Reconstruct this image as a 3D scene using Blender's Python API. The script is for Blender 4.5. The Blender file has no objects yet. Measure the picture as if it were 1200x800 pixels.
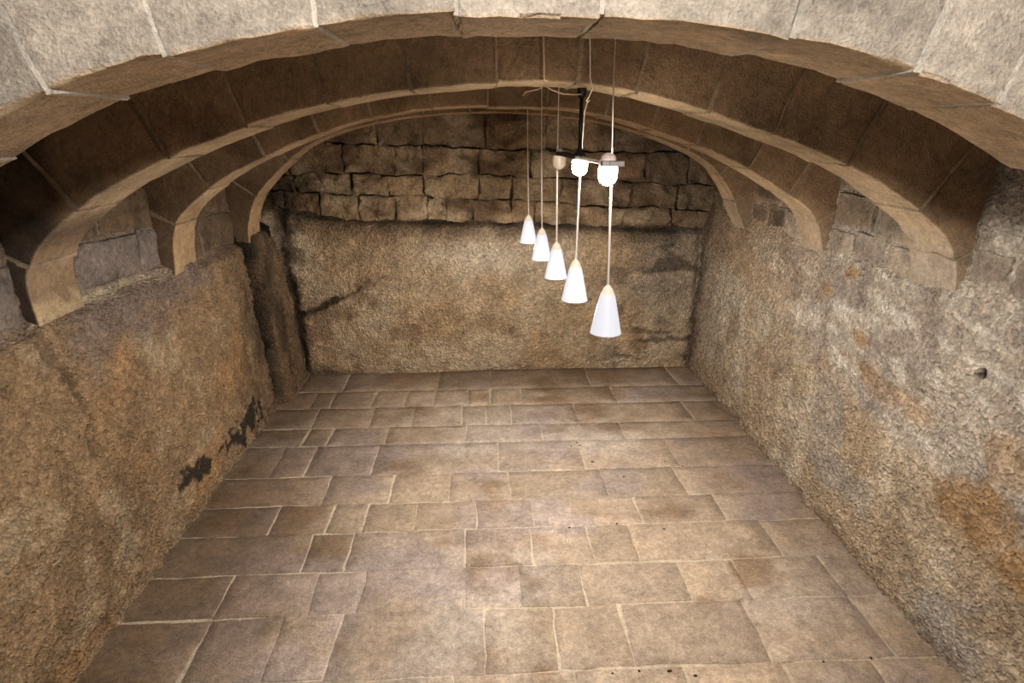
import bpy, math, random
import numpy as np
from mathutils import Matrix, Vector

random.seed(7)
scene = bpy.context.scene
col = scene.collection

# ------------------------------------------------------------------ camera
FPX, HORIZ_Y, AXIS_X, CAM_H = 700.0, 153.0, 563.0, 3.0
pitch = math.atan((400 - HORIZ_Y) / FPX)
yaw = math.atan((AXIS_X - 600) * math.cos(pitch) / FPX)
cam = bpy.data.cameras.new('camera')
cam.sensor_width = 36.0
cam.lens = 36.0 * FPX / 1200.0
cam.clip_start = 0.02
cam_o = bpy.data.objects.new('camera', cam)
cam_o.location = (0, 0, CAM_H)
cam_o.rotation_euler = (math.pi / 2 - pitch, 0, yaw)
col.objects.link(cam_o)
scene.camera = cam_o

# ------------------------------------------------------------------ world, lights, exposure
w = bpy.data.worlds.new('world'); scene.world = w
w.use_nodes = True
w.node_tree.nodes['Background'].inputs[0].default_value = (0.9, 0.85, 0.8, 1)
w.node_tree.nodes['Background'].inputs[1].default_value = 0.02

def area_light(name, loc, target, size, power, color, spread=math.pi):
    l = bpy.data.lights.new(name, 'AREA')
    l.shape = 'DISK'; l.size = size; l.energy = power; l.color = color; l.spread = spread
    o = bpy.data.objects.new(name, l); col.objects.link(o)
    o.location = loc
    d = Vector(target) - Vector(loc)
    o.rotation_euler = d.to_track_quat('-Z', 'Y').to_euler()
    return o
# lamp of the entrance bay, under the vault above the viewer
area_light('entrance_lamp', (0.15, -0.75, 3.85), (0.9, 3.2, 1.7), 0.45, 74, (1.0, 0.95, 0.89))

PENDANT_W = 27.0
scene.view_settings.view_transform = 'Standard'
scene.view_settings.look = 'None'
scene.view_settings.gamma = 1.0
scene.view_settings.exposure = 1.15
scene.view_settings.use_curve_mapping = False
scene.cycles.use_denoising = True
scene.cycles.max_bounces = 10
scene.cycles.diffuse_bounces = 8
scene.cycles.sample_clamp_indirect = 6.0

# ------------------------------------------------------------------ noise
def _hash(ix, iy, iz, seed):
    h = (ix.astype(np.int64) * 374761393 + iy.astype(np.int64) * 668265263 + iz.astype(np.int64) * 2147483647 + seed * 1274126177) & 0xffffffff
    h = ((h ^ (h >> 13)) * 1274126177) & 0xffffffff
    h = ((h ^ (h >> 16)) * 2246822519) & 0xffffffff
    h = h ^ (h >> 15)
    return (h & 0xffffff) / float(0xffffff)
def vnoise(P, seed=0):
    i = np.floor(P).astype(np.int64); f = P - i
    u = f * f * f * (f * (f * 6 - 15) + 10)
    r = 0
    for dx in (0, 1):
        for dy in (0, 1):
            for dz in (0, 1):
                wgt = (u[:, 0] if dx else 1 - u[:, 0]) * (u[:, 1] if dy else 1 - u[:, 1]) * (u[:, 2] if dz else 1 - u[:, 2])
                r = r + wgt * _hash(i[:, 0] + dx, i[:, 1] + dy, i[:, 2] + dz, seed)
    return r * 2 - 1
def fbm(P, scale, octaves=4, seed=0, gain=0.5):
    P = np.asarray(P, float) * scale
    a, r, n = 1.0, 0.0, 0.0
    for k in range(octaves):
        r = r + a * vnoise(P + 17.3 * k, seed + k); n += a
        a *= gain; P = P * 2.03
    return r / n
def cells(P, scale, seed=0):
    """2-D-ish cellular distance (F1) on three axes"""
    P = np.asarray(P, float) * scale
    i = np.floor(P).astype(np.int64)
    best = np.full(len(P), 9.0)
    for dx in (-1, 0, 1):
        for dy in (-1, 0, 1):
            for dz in (-1, 0, 1):
                a, b, c = i[:, 0] + dx, i[:, 1] + dy, i[:, 2] + dz
                q = np.stack([a + _hash(a, b, c, seed), b + _hash(a, b, c, seed + 1), c + _hash(a, b, c, seed + 2)], 1)
                best = np.minimum(best, ((q - P) ** 2).sum(1))
    return np.sqrt(best)
def sstep(a, b, x):
    t = np.clip((x - a) / (b - a), 0, 1); return t * t * (3 - 2 * t)
def lin(*c):
    c = np.array(c, float) / 255.0
    return np.where(c <= 0.04045, c / 12.92, ((c + 0.055) / 1.055) ** 2.4)
def mix(a, b, t):
    t = np.asarray(t)[:, None]; return a * (1 - t) + b * t
def seg_dist(p, q, pts):
    """distance in a plane from points (p,q) to a polyline"""
    d = np.full(len(p), 9.0)
    for (a, b), (c, e) in zip(pts[:-1], pts[1:]):
        vx, vy = c - a, e - b
        t = np.clip(((p - a) * vx + (q - b) * vy) / (vx * vx + vy * vy), 0, 1)
        d = np.minimum(d, np.hypot(p - a - t * vx, q - b - t * vy))
    return d

# ------------------------------------------------------------------ materials
def nd(nt, t, x=0, y=0):
    n = nt.nodes.new(t); n.location = (x, y); return n
def stone_material(name, bump=0.006, pit_scale=40.0, grain=90.0, contrast=0.35, rough=0.92, pit=0.6, flake=0.06, dirt=0.25):  # dirt sets how dark the painted pit shade is
    m = bpy.data.materials.new(name); m.use_nodes = True
    nt = m.node_tree; b = nt.nodes['Principled BSDF']
    b.inputs['Roughness'].default_value = rough
    b.inputs['Specular IOR Level'].default_value = 0.25
    at = nd(nt, 'ShaderNodeAttribute'); at.attribute_name = 'stone'
    tc = nd(nt, 'ShaderNodeNewGeometry')
    n1 = nd(nt, 'ShaderNodeTexNoise'); n1.inputs['Scale'].default_value = 5.0; n1.inputs['Detail'].default_value = 9; n1.inputs['Roughness'].default_value = 0.68
    n2 = nd(nt, 'ShaderNodeTexNoise'); n2.inputs['Scale'].default_value = grain; n2.inputs['Detail'].default_value = 5; n2.inputs['Roughness'].default_value = 0.7
    vo = nd(nt, 'ShaderNodeTexVoronoi'); vo.inputs['Scale'].default_value = pit_scale
    # warp the cells so that they do not look like cells
    add = nd(nt, 'ShaderNodeVectorMath'); add.operation = 'MULTIPLY_ADD'
    n3 = nd(nt, 'ShaderNodeTexNoise'); n3.inputs['Scale'].default_value = 14; n3.inputs['Detail'].default_value = 4
    for n in (n1, n2, n3): nt.links.new(tc.outputs['Position'], n.inputs['Vector'])
    nt.links.new(n3.outputs['Color'], add.inputs[0]); add.inputs[1].default_value = (0.07, 0.07, 0.07)
    nt.links.new(tc.outputs['Position'], add.inputs[2]); nt.links.new(add.outputs[0], vo.inputs['Vector'])
    # value multiplier
    r1 = nd(nt, 'ShaderNodeMapRange'); r1.inputs[1].default_value = 0.28; r1.inputs[2].default_value = 0.72
    r1.inputs[3].default_value = 1 - contrast; r1.inputs[4].default_value = 1 + contrast * 0.85
    r2 = nd(nt, 'ShaderNodeMapRange'); r2.inputs[1].default_value = 0.3; r2.inputs[2].default_value = 0.7
    r2.inputs[3].default_value = 1 - contrast * 0.8; r2.inputs[4].default_value = 1 + contrast * 0.7
    nt.links.new(n1.outputs['Fac'], r1.inputs[0]); nt.links.new(n2.outputs['Fac'], r2.inputs[0])
    mu0 = nd(nt, 'ShaderNodeMath'); mu0.operation = 'MULTIPLY'
    nt.links.new(r1.outputs[0], mu0.inputs[0]); nt.links.new(r2.outputs[0], mu0.inputs[1])
    # every flake a little lighter or darker than the next
    sx = nd(nt, 'ShaderNodeSeparateColor'); nt.links.new(vo.outputs['Color'], sx.inputs[0])
    r3 = nd(nt, 'ShaderNodeMapRange'); r3.inputs[3].default_value = 1 - flake; r3.inputs[4].default_value = 1 + flake
    nt.links.new(sx.outputs[0], r3.inputs[0])
    n4 = nd(nt, 'ShaderNodeTexNoise'); n4.inputs['Scale'].default_value = 24; n4.inputs['Detail'].default_value = 6; n4.inputs['Roughness'].default_value = 0.75
    nt.links.new(tc.outputs['Position'], n4.inputs['Vector'])
    r4 = nd(nt, 'ShaderNodeMapRange'); r4.inputs[1].default_value = 0.3; r4.inputs[2].default_value = 0.7
    r4.inputs[3].default_value = 1 - contrast; r4.inputs[4].default_value = 1 + contrast * 0.8
    nt.links.new(n4.outputs['Fac'], r4.inputs[0])
    mu2 = nd(nt, 'ShaderNodeMath'); mu2.operation = 'MULTIPLY'
    nt.links.new(r3.outputs[0], mu2.inputs[0]); nt.links.new(r4.outputs[0], mu2.inputs[1])
    # shade of small pits put into the colour, in place of deeper relief
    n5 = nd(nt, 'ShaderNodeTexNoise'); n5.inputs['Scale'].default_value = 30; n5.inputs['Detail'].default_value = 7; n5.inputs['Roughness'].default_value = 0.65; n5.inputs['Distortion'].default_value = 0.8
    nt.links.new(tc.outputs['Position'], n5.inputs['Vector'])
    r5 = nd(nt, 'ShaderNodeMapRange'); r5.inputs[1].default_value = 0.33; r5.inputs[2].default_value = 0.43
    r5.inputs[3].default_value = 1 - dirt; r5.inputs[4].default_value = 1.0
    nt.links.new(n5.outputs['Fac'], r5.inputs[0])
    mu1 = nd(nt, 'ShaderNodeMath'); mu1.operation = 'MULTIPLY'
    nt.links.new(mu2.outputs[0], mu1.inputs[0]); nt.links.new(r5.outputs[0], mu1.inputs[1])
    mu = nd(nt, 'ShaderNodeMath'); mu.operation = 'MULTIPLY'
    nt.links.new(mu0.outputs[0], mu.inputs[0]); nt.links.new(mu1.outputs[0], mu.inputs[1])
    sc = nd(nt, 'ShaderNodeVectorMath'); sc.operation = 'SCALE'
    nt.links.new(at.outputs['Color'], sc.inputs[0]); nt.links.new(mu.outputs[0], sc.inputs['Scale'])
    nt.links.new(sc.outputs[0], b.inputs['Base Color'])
    # relief
    h = nd(nt, 'ShaderNodeMath'); h.operation = 'MULTIPLY_ADD'
    nt.links.new(vo.outputs['Distance'], h.inputs[0]); h.inputs[1].default_value = pit
    nt.links.new(n2.outputs['Fac'], h.inputs[2])
    h2 = nd(nt, 'ShaderNodeMath'); h2.operation = 'ADD'
    nt.links.new(h.outputs[0], h2.inputs[0]); nt.links.new(n1.outputs['Fac'], h2.inputs[1])
    bp = nd(nt, 'ShaderNodeBump'); bp.inputs['Strength'].default_value = 1.0; bp.inputs['Distance'].default_value = bump
    nt.links.new(h2.outputs[0], bp.inputs['Height']); nt.links.new(bp.outputs[0], b.inputs['Normal'])
    return m
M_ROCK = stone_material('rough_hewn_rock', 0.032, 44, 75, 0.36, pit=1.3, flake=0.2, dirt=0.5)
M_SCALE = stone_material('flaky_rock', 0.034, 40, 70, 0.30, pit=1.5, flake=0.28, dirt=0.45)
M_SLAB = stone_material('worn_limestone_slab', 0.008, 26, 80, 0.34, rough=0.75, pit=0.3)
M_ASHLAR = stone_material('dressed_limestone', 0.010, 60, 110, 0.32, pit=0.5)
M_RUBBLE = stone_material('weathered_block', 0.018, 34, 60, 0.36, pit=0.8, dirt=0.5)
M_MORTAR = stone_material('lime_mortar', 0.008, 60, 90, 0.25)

def plain_material(name, color, rough=0.5, metal=0.0, emis=None, estr=0.0, noise=0.06, trans=0.0):
    m = bpy.data.materials.new(name); m.use_nodes = True
    nt = m.node_tree; b = nt.nodes['Principled BSDF']
    c = lin(*color)
    n = nd(nt, 'ShaderNodeTexNoise'); n.inputs['Scale'].default_value = 35; n.inputs['Detail'].default_value = 4
    tc = nd(nt, 'ShaderNodeTexCoord'); nt.links.new(tc.outputs['Object'], n.inputs['Vector'])
    r = nd(nt, 'ShaderNodeMapRange'); r.inputs[3].default_value = 1 - noise; r.inputs[4].default_value = 1 + noise
    nt.links.new(n.outputs['Fac'], r.inputs[0])
    sc = nd(nt, 'ShaderNodeVectorMath'); sc.operation = 'SCALE'; sc.inputs[0].default_value = tuple(c)
    nt.links.new(r.outputs[0], sc.inputs['Scale']); nt.links.new(sc.outputs[0], b.inputs['Base Color'])
    b.inputs['Roughness'].default_value = rough; b.inputs['Metallic'].default_value = metal
    if emis is not None:
        b.inputs['Emission Color'].default_value = (*lin(*emis), 1); b.inputs['Emission Strength'].default_value = estr
    return m
M_SHADE = plain_material('white_glass_shade', (120, 121, 126), 0.35, emis=(246, 247, 255), estr=0.33, noise=0.01)
M_CAP = plain_material('cream_shade_cap', (140, 130, 118), 0.45, emis=(255, 232, 208), estr=0.30, noise=0.02)
M_CORD = plain_material('white_cord', (252, 244, 236), 0.6, noise=0.03)
M_WIRE = plain_material('beige_wire', (205, 180, 150), 0.6, noise=0.05)
M_BLACK = plain_material('black_iron', (22, 20, 19), 0.45, 0.6)
M_CHROME = plain_material('brushed_steel', (190, 185, 180), 0.3, 0.9)
M_HOLDER = plain_material('pale_lamp_holder', (190, 172, 165), 0.4)
M_BULB_HOT = plain_material('lit_bulb_glass', (255, 250, 240), 0.3, emis=(255, 244, 224), estr=80.0, noise=0.0)
M_BULB_WARM = plain_material('dimmer_bulb_glass', (255, 248, 232), 0.3, emis=(255, 240, 215), estr=42.0, noise=0.0)
M_BULB_OFF = plain_material('frosted_bulb_glass', (205, 190, 172), 0.25, emis=(255, 236, 210), estr=0.05, noise=0.0)
M_DIRT = plain_material('dark_dirt', (34, 25, 19), 0.9, noise=0.3)

# ------------------------------------------------------------------ mesh helpers
def world_loc(o):
    p = Vector((0, 0, 0))
    while o is not None:
        p += o.location; o = o.parent
    return p
def mesh_obj(name, V, F, mat, parent=None, color=None, smooth=True, sharp=None):
    V = np.asarray(V, float)
    if parent is not None:
        V = V - np.array(world_loc(parent))
    me = bpy.data.meshes.new(name)
    F = [tuple(int(k) for k in f) for f in F] if not isinstance(F, np.ndarray) else F
    if isinstance(F, np.ndarray):
        n = len(F); k = F.shape[1]
        me.vertices.add(len(V)); me.vertices.foreach_set('co', V.astype(np.float32).ravel())
        me.loops.add(n * k); me.loops.foreach_set('vertex_index', F.astype(np.int32).ravel())
        me.polygons.add(n); me.polygons.foreach_set('loop_start', (np.arange(n) * k).astype(np.int32))
        me.update(calc_edges=True)
    else:
        me.from_pydata(V.tolist(), [], F); me.update()
    if smooth: me.polygons.foreach_set('use_smooth', [True] * len(me.polygons))
    if color is not None:
        a = me.color_attributes.new('stone', 'FLOAT_COLOR', 'POINT')
        C = np.ones((len(V), 4), np.float32)
        lum = (color * np.array([0.3, 0.59, 0.11])).sum(1, keepdims=True)
        C[:, :3] = np.clip(color * 0.82 + lum * 0.18, 0, 1)      # dusty limestone: take the edge off the colours
        a.data.foreach_set('color', C.ravel())
    if sharp: me.set_sharp_from_angle(angle=math.radians(sharp))
    me.materials.append(mat)
    o = bpy.data.objects.new(name, me); col.objects.link(o)
    if parent is not None: o.parent = parent
    return o
def empty(name, loc):
    o = bpy.data.objects.new(name, None); o.empty_display_size = 0.1
    o.location = loc; col.objects.link(o); return o
def tag(o, label, cat, group=None):
    o['label'] = label; o['category'] = cat
    if group: o['group'] = group
    return o
def structure(o):
    o['kind'] = 'structure'; return o

def grid_faces(n, m, flip=False):
    i, j = np.meshgrid(np.arange(n - 1), np.arange(m - 1), indexing='ij')
    a = (i * m + j).ravel()
    F = np.stack([a, a + m, a + m + 1, a + 1], 1)
    return F[:, ::-1] if flip else F

def box_lattice(nu, nv, nw):
    """surface of a unit cube as a lattice: params (N,3) and quads; extra loops hug the edges"""
    def ticks(n, e=0.025):
        t = np.linspace(0, 1, n + 1)
        return np.unique(np.concatenate([[0, e], t[1:-1], [1 - e, 1]]))
    T = [ticks(nu), ticks(nv), ticks(nw)]
    N = [len(t) for t in T]
    idx, P, F = {}, [], []
    def vid(a, b, c):
        k = (a, b, c)
        if k not in idx:
            idx[k] = len(P); P.append((T[0][a], T[1][b], T[2][c]))
        return idx[k]
    for ax in range(3):
        b, c = [(1, 2), (2, 0), (0, 1)][ax]
        for end in (0, N[ax] - 1):
            for i in range(N[b] - 1):
                for j in range(N[c] - 1):
                    q = []
                    for (di, dj) in ((0, 0), (1, 0), (1, 1), (0, 1)):
                        k = [0, 0, 0]; k[ax] = end; k[b] = i + di; k[c] = j + dj
                        q.append(vid(*k))
                    F.append(q if end else q[::-1])
    return np.array(P), np.array(F)
_LAT = {}
def lattice(*n):
    if n not in _LAT: _LAT[n] = box_lattice(*n)
    return _LAT[n]
def edge_count(Q):
    return ((Q < 1e-6) | (Q > 1 - 1e-6)).sum(1)

def tube(pts, r, n=8, caps=True):
    pts = [np.array(p, float) for p in pts]
    rr = r if isinstance(r, (list, tuple)) else [r] * len(pts)
    V, F = [], []
    for i, p in enumerate(pts):
        t = (pts[min(i + 1, len(pts) - 1)] - pts[max(i - 1, 0)]); t /= np.linalg.norm(t)
        a = np.cross(t, [0.3, 1, 0.2] if abs(t[1]) < 0.9 else [1, 0, 0.2]); a /= np.linalg.norm(a); b = np.cross(t, a)
        for k in range(n):
            th = 2 * math.pi * k / n
            V.append(p + rr[i] * (math.cos(th) * a + math.sin(th) * b))
    for i in range(len(pts) - 1):
        for k in range(n):
            F.append((i * n + k, i * n + (k + 1) % n, (i + 1) * n + (k + 1) % n, (i + 1) * n + k))
    if caps:
        F.append(tuple(range(n))[::-1]); F.append(tuple(range((len(pts) - 1) * n, len(pts) * n)))
    return V, F
def lathe(c, prof, n=32, closed=False):
    V, F = [], []
    for (r, z) in prof:
        for k in range(n):
            th = 2 * math.pi * k / n
            V.append((c[0] + r * math.cos(th), c[1] + r * math.sin(th), c[2] + z))
    m = len(prof)
    for i in range(m if closed else m - 1):
        j = (i + 1) % m
        for k in range(n):
            F.append((i * n + k, i * n + (k + 1) % n, j * n + (k + 1) % n, j * n + k))
    if not closed:
        F.append(tuple(range(n))); F.append(tuple(range((m - 1) * n, m * n))[::-1])
    return V, F
def catmull(pts, per=10):
    P = [np.array(p, float) for p in pts]
    P = [2 * P[0] - P[1]] + P + [2 * P[-1] - P[-2]]
    out = []
    for i in range(1, len(P) - 2):
        for k in range(per):
            t = k / per
            a, b, c, d = P[i - 1:i + 3]
            out.append(0.5 * (2 * b + (c - a) * t + (2 * a - 5 * b + 4 * c - d) * t * t + (3 * b - a - 3 * c + d) * t ** 3))
    out.append(P[-2]); return np.array(out)

# ------------------------------------------------------------------ room extents
XL, XR, YB, YF, ZC = -2.39, 2.74, 7.37, -1.60, 4.00
FINE = 0.0135

# ================================================================== FLOOR
def floor_tint(P):
    """stone colour of the paving, darker towards the side and back walls"""
    c = lin(180, 155, 128)
    C = np.tile(c, (len(P), 1))
    n = fbm(P, 0.9, 4, 11); n2 = fbm(P, 2.6, 4, 21); n3 = fbm(P, 1.7, 3, 41)
    C = mix(C, lin(190, 170, 150), sstep(0.02, 0.45, n))
    C = mix(C, lin(138, 106, 72), sstep(0.08, 0.5, n2) * 0.75)
    C = mix(C, lin(172, 152, 142), sstep(0.12, 0.42, n3) * 0.7)
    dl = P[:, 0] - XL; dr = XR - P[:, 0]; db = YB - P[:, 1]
    edge_dark = np.maximum(np.maximum(1 - sstep(0.15, 1.5, dl + 0.35 * n), 0.55 * (1 - sstep(0.1, 0.9, dr + 0.35 * n2))), 0.75 * (1 - sstep(0.05, 0.9, db + 0.4 * n)))
    C = mix(C, lin(104, 78, 52), edge_dark * 0.72)  # darkened along the left, right and back edges
    return C
g = np.array([(x, y) for x in np.linspace(-2.7, 3.0, 190) for y in np.linspace(YF - 0.1, 7.6, 300)])
V = np.c_[g, np.full(len(g), -0.005)]
V[:, 2] += 0.0055 * fbm(V, 7, 4, 5)
F = grid_faces(190, 300)
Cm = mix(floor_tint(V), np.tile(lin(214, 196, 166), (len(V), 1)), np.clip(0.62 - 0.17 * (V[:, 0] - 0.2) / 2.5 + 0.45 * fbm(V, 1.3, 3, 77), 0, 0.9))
floor = structure(mesh_obj('floor', V, F, M_MORTAR, None, Cm))

ROWY = [-1.6, -1.1, -0.62, -0.15, 0.33, 0.8, 1.27, 1.73, 2.2, 2.657, 3.162, 3.567, 4.015, 4.402, 4.854, 5.422, 5.799, 6.29, 6.752, 7.38]
JX = {9: [-1.8, -1.33, -0.96, -0.03, 0.42, 0.87, 1.71, 2.46],
      10: [-1.81, -1.2, -0.87, -0.15, 0.23, 0.67, 1.39, 1.8, 2.46],
      11: [-1.36, -1.04, -0.17, 0.34, 0.79, 1.13, 2.21],
      12: [-1.73, -1.28, -0.99, -0.59, -0.08, 0.37, 1.27, 1.98],
      13: [-1.41, -0.84, -0.32, 0.21, 1.06, 1.76],
      14: [-1.99, -1.69, -1.07, 0.11, 0.94, 1.84],
      15: [-1.87, -1.61, -1.02, -0.2, 0.59, 1.45],
      16: [-1.88, -1.26, -0.8, -0.26, 0.01, 0.29, 1.02, 2.31],
      17: [-2.0, -1.79, -1.31, -0.93, -0.59, -0.19, 0.06, 0.43, 1.55],
      18: [-2.27, -1.75, -0.58, 0.08, 1.33, 2.43],
      8: [-1.55, -0.9, -0.2, 0.5, 1.15, 1.75, 2.3]}
rj = random.Random(3)
def slab(x0, x1, y0, y1, tint):
    gap = rj.uniform(0.001, 0.007)
    n = 15
    def side(a, b, k):
        return [np.array(a) + (np.array(b) - np.array(a)) * t for t in np.linspace(0, 1, k, endpoint=False)]
    c = [(x0 + gap, y0 + gap), (x1 - gap, y0 + gap), (x1 - gap, y1 - gap), (x0 + gap, y1 - gap)]
    c = [(p[0] + rj.uniform(-.012, .012), p[1] + rj.uniform(-.010, .010)) for p in c]
    out = side(c[0], c[1], n) + side(c[1], c[2], 11) + side(c[2], c[3], n) + side(c[3], c[0], 11)
    P = np.array(out); m = len(P)
    P3 = np.c_[P, np.zeros(m)]
    P = P + 0.011 * np.c_[fbm(P3, 9, 3, 61), fbm(P3, 9, 3, 62)]
    ctr = P.mean(0)
    dirs = P - ctr; L = np.linalg.norm(dirs, axis=1, keepdims=True)
    top0 = rj.uniform(-0.0015, 0.0025)
    rings = [(P, -0.09), (P, top0 - 0.006), (P - dirs / L * 0.007, top0), (ctr + dirs * 0.6, top0 + 0.001), (ctr + dirs * 0.25, top0 + 0.001)]
    V = np.concatenate([np.c_[q, np.full(m, z)] for q, z in rings])
    F = []
    for r in range(len(rings) - 1):
        for k in range(m):
            F.append((r * m + k, r * m + (k + 1) % m, (r + 1) * m + (k + 1) % m, (r + 1) * m + k))
    F.append(tuple(range((len(rings) - 1) * m, len(rings) * m)))
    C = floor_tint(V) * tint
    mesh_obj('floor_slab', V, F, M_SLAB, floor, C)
for i in range(len(ROWY) - 1):
    if i in JX: xs = [XL - 0.12] + JX[i] + [XR + 0.12]
    else:
        xs, x = [XL - 0.12], XL + rj.uniform(0.3, 0.6)
        while x < XR - 0.3:
            xs.append(x); x += rj.uniform(0.5, 0.85)
        xs.append(XR + 0.12)
    for a, b in zip(xs[:-1], xs[1:]):
        t = rj.uniform(0.86, 1.12); hue = rj.uniform(-0.04, 0.04)
        slab(a, b, ROWY[i], ROWY[i + 1], np.array([t * (1 + hue * 0.3), t, t * (1 - hue)]))

# ================================================================== SIDE WALLS
def ticks(a, b, fine0, fine1, fine, coarse):
    t = []
    x = a
    while x < b - 1e-6:
        t.append(x); x += fine if fine0 <= x < fine1 else coarse
    t.append(b); return np.array(t)

def wall_left_surface(y, z):
    P = np.c_[np.full(len(y), -2.4), y, z]
    big = fbm(P, 1.1, 3, 101); med = fbm(P, 4.2, 4, 102); fin = fbm(P, 17, 3, 103)
    x = -2.385 - 0.028 * z
    ledge = 1.93 + 0.05 * fbm(P, 2.0, 3, 104) - 0.05 * sstep(4.2, 5.6, y)
    for a_, b_ in ((3.28, 3.72), (4.76, 5.17), (6.26, 6.64)):   # the rock runs up to the feet of the arches
        on = sstep(a_ - 0.06, a_, y) * (1 - sstep(b_, b_ + 0.06, y))
        ledge = np.maximum(ledge, 1.945 * on)
    up = sstep(0.0, 0.07, z - ledge)
    rough = 1 - 0.45 * up
    x = x - 0.105 * up
    c = cells(P * np.array([1, 1.0, 1.5]), 17, 105)
    # slanting pick marks of the quarrymen
    pk = fbm(np.c_[P[:, 0], (y + z) * 1.5, (z - y) * 7.0], 6.0, 2, 110)
    x = x + 0.030 * big + 0.022 * med * rough + (0.017 * fin + 0.026 * (0.5 - c) + 0.011 * pk) * rough
    # pilaster of rock under the last arch, split off by a deep vertical crevice
    gy = np.interp(z, [0, 0.35, 1.3, 1.9, 2.0], [6.43, 6.40, 6.30, 6.24, 6.23]) + 0.035 * fbm(P, 3.5, 3, 106)
    endy = np.interp(z, [0, 0.15, 1.07, 1.85, 2.4], [7.34, 7.30, 7.12, 6.80, 6.72]) + 0.03 * fbm(P, 3, 3, 107)
    low = 1 - sstep(1.95, 2.05, z)
    x = x + 0.095 * sstep(gy - 0.01, gy + 0.06, y) * low
    gr = np.exp(-((y - gy) / 0.055) ** 2) * low * sstep(0.0, 0.25, z)
    x = x - 0.20 * gr
    rec = sstep(endy - 0.02, endy + 0.10, y)
    x = x - 0.24 * rec * sstep(0.02, 0.12, z)
    # long diagonal crack below the first arch
    d = seg_dist(y, z, [(3.22, 1.90), (3.30, 1.74), (3.38, 1.58), (3.44, 1.32), (3.40, 1.1)]) + 0.05 * med + 0.02 * fin
    crack = np.exp(-(d / 0.025) ** 2)
    x = x - 0.022 * crack
    # hollow below the impost
    return x, dict(up=up, gr=gr, rec=rec, crack=crack, big=big, med=med, fin=fin, c=c, P=P, low=low, gy=gy)
def wall_left_color(y, z, k):
    P = k['P']; n = fbm(P, 1.6, 4, 120); n2 = fbm(P, 3.8, 4, 121); n3 = fbm(P, 7.5, 3, 122)
    C = np.tile(lin(160, 128, 88), (len(y), 1))
    C = mix(C, lin(118, 90, 58), sstep(-0.05, 0.45, n) * 0.75)
    C = mix(C, lin(186, 162, 124), sstep(0.08, 0.5, n2) * 0.55)
    C = mix(C, lin(184, 136, 78), sstep(0.12, 0.4, fbm(P, 1.1, 3, 123)) * 0.55)
    C = mix(C, lin(140, 126, 116), k['up'] * (0.55 + 0.4 * n3))
    C = mix(C, lin(128, 112, 106), sstep(1.45, 1.85, z + 0.25 * n2) * (1 - k['up']) * sstep(3.2, 3.7, y) * (1 - sstep(5.0, 5.6, y)) * 0.75)
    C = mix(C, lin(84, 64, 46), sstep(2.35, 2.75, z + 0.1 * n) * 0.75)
    # darker towards the rear corner, in upright streaks
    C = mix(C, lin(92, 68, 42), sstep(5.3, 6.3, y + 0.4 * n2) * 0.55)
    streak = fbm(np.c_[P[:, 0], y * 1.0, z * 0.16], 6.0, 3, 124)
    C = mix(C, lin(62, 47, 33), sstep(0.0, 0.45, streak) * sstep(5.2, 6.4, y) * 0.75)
    # pale dust along the floor joint
    C = mix(C, lin(168, 142, 108), (1 - sstep(0.0, 0.10, z + 0.05 * n3)) * (1 - sstep(4.2, 4.8, y)) * 0.6)
    # black soot marks above the floor
    d1 = np.hypot((y - 4.50) / 0.30, (z - 0.31 + 0.02 * (y - 4.5)) / 0.09)
    d2 = np.hypot((y - 5.50) / 0.42, (z - 0.22) / 0.15)
    soot = np.maximum(1 - sstep(0.55, 1.1, d1 + 1.2 * n3 + 1.3 * k['fin']), 1 - sstep(0.5, 1.15, d2 + 1.2 * n3 + 1.3 * k['fin']))
    C = mix(C, lin(42, 36, 32), soot * 0.92)
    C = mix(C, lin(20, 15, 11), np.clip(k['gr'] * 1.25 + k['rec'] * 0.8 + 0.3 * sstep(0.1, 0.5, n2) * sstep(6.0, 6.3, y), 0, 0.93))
    C = mix(C, lin(70, 48, 30), k['crack'] * 0.5)
    # pale mortar bed under the infill blocks
    bz = np.interp(y, [3.7, 4.85], [2.005, 1.945])
    bed = np.exp(-((z - bz + 0.012 * n2) / 0.022) ** 2) * sstep(3.68, 3.74, y) * (1 - sstep(4.70, 4.80, y))
    C = mix(C, lin(206, 186, 152), bed * 0.9)
    return C * 1.40
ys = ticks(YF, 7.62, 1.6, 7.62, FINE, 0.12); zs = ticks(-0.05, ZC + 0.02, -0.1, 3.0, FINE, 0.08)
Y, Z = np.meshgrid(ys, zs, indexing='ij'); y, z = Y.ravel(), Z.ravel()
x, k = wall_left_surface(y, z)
wall_left = structure(mesh_obj('wall_left', np.c_[x, y, z], grid_faces(len(ys), len(zs)), M_ROCK, None, wall_left_color(y, z, k)))

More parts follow.
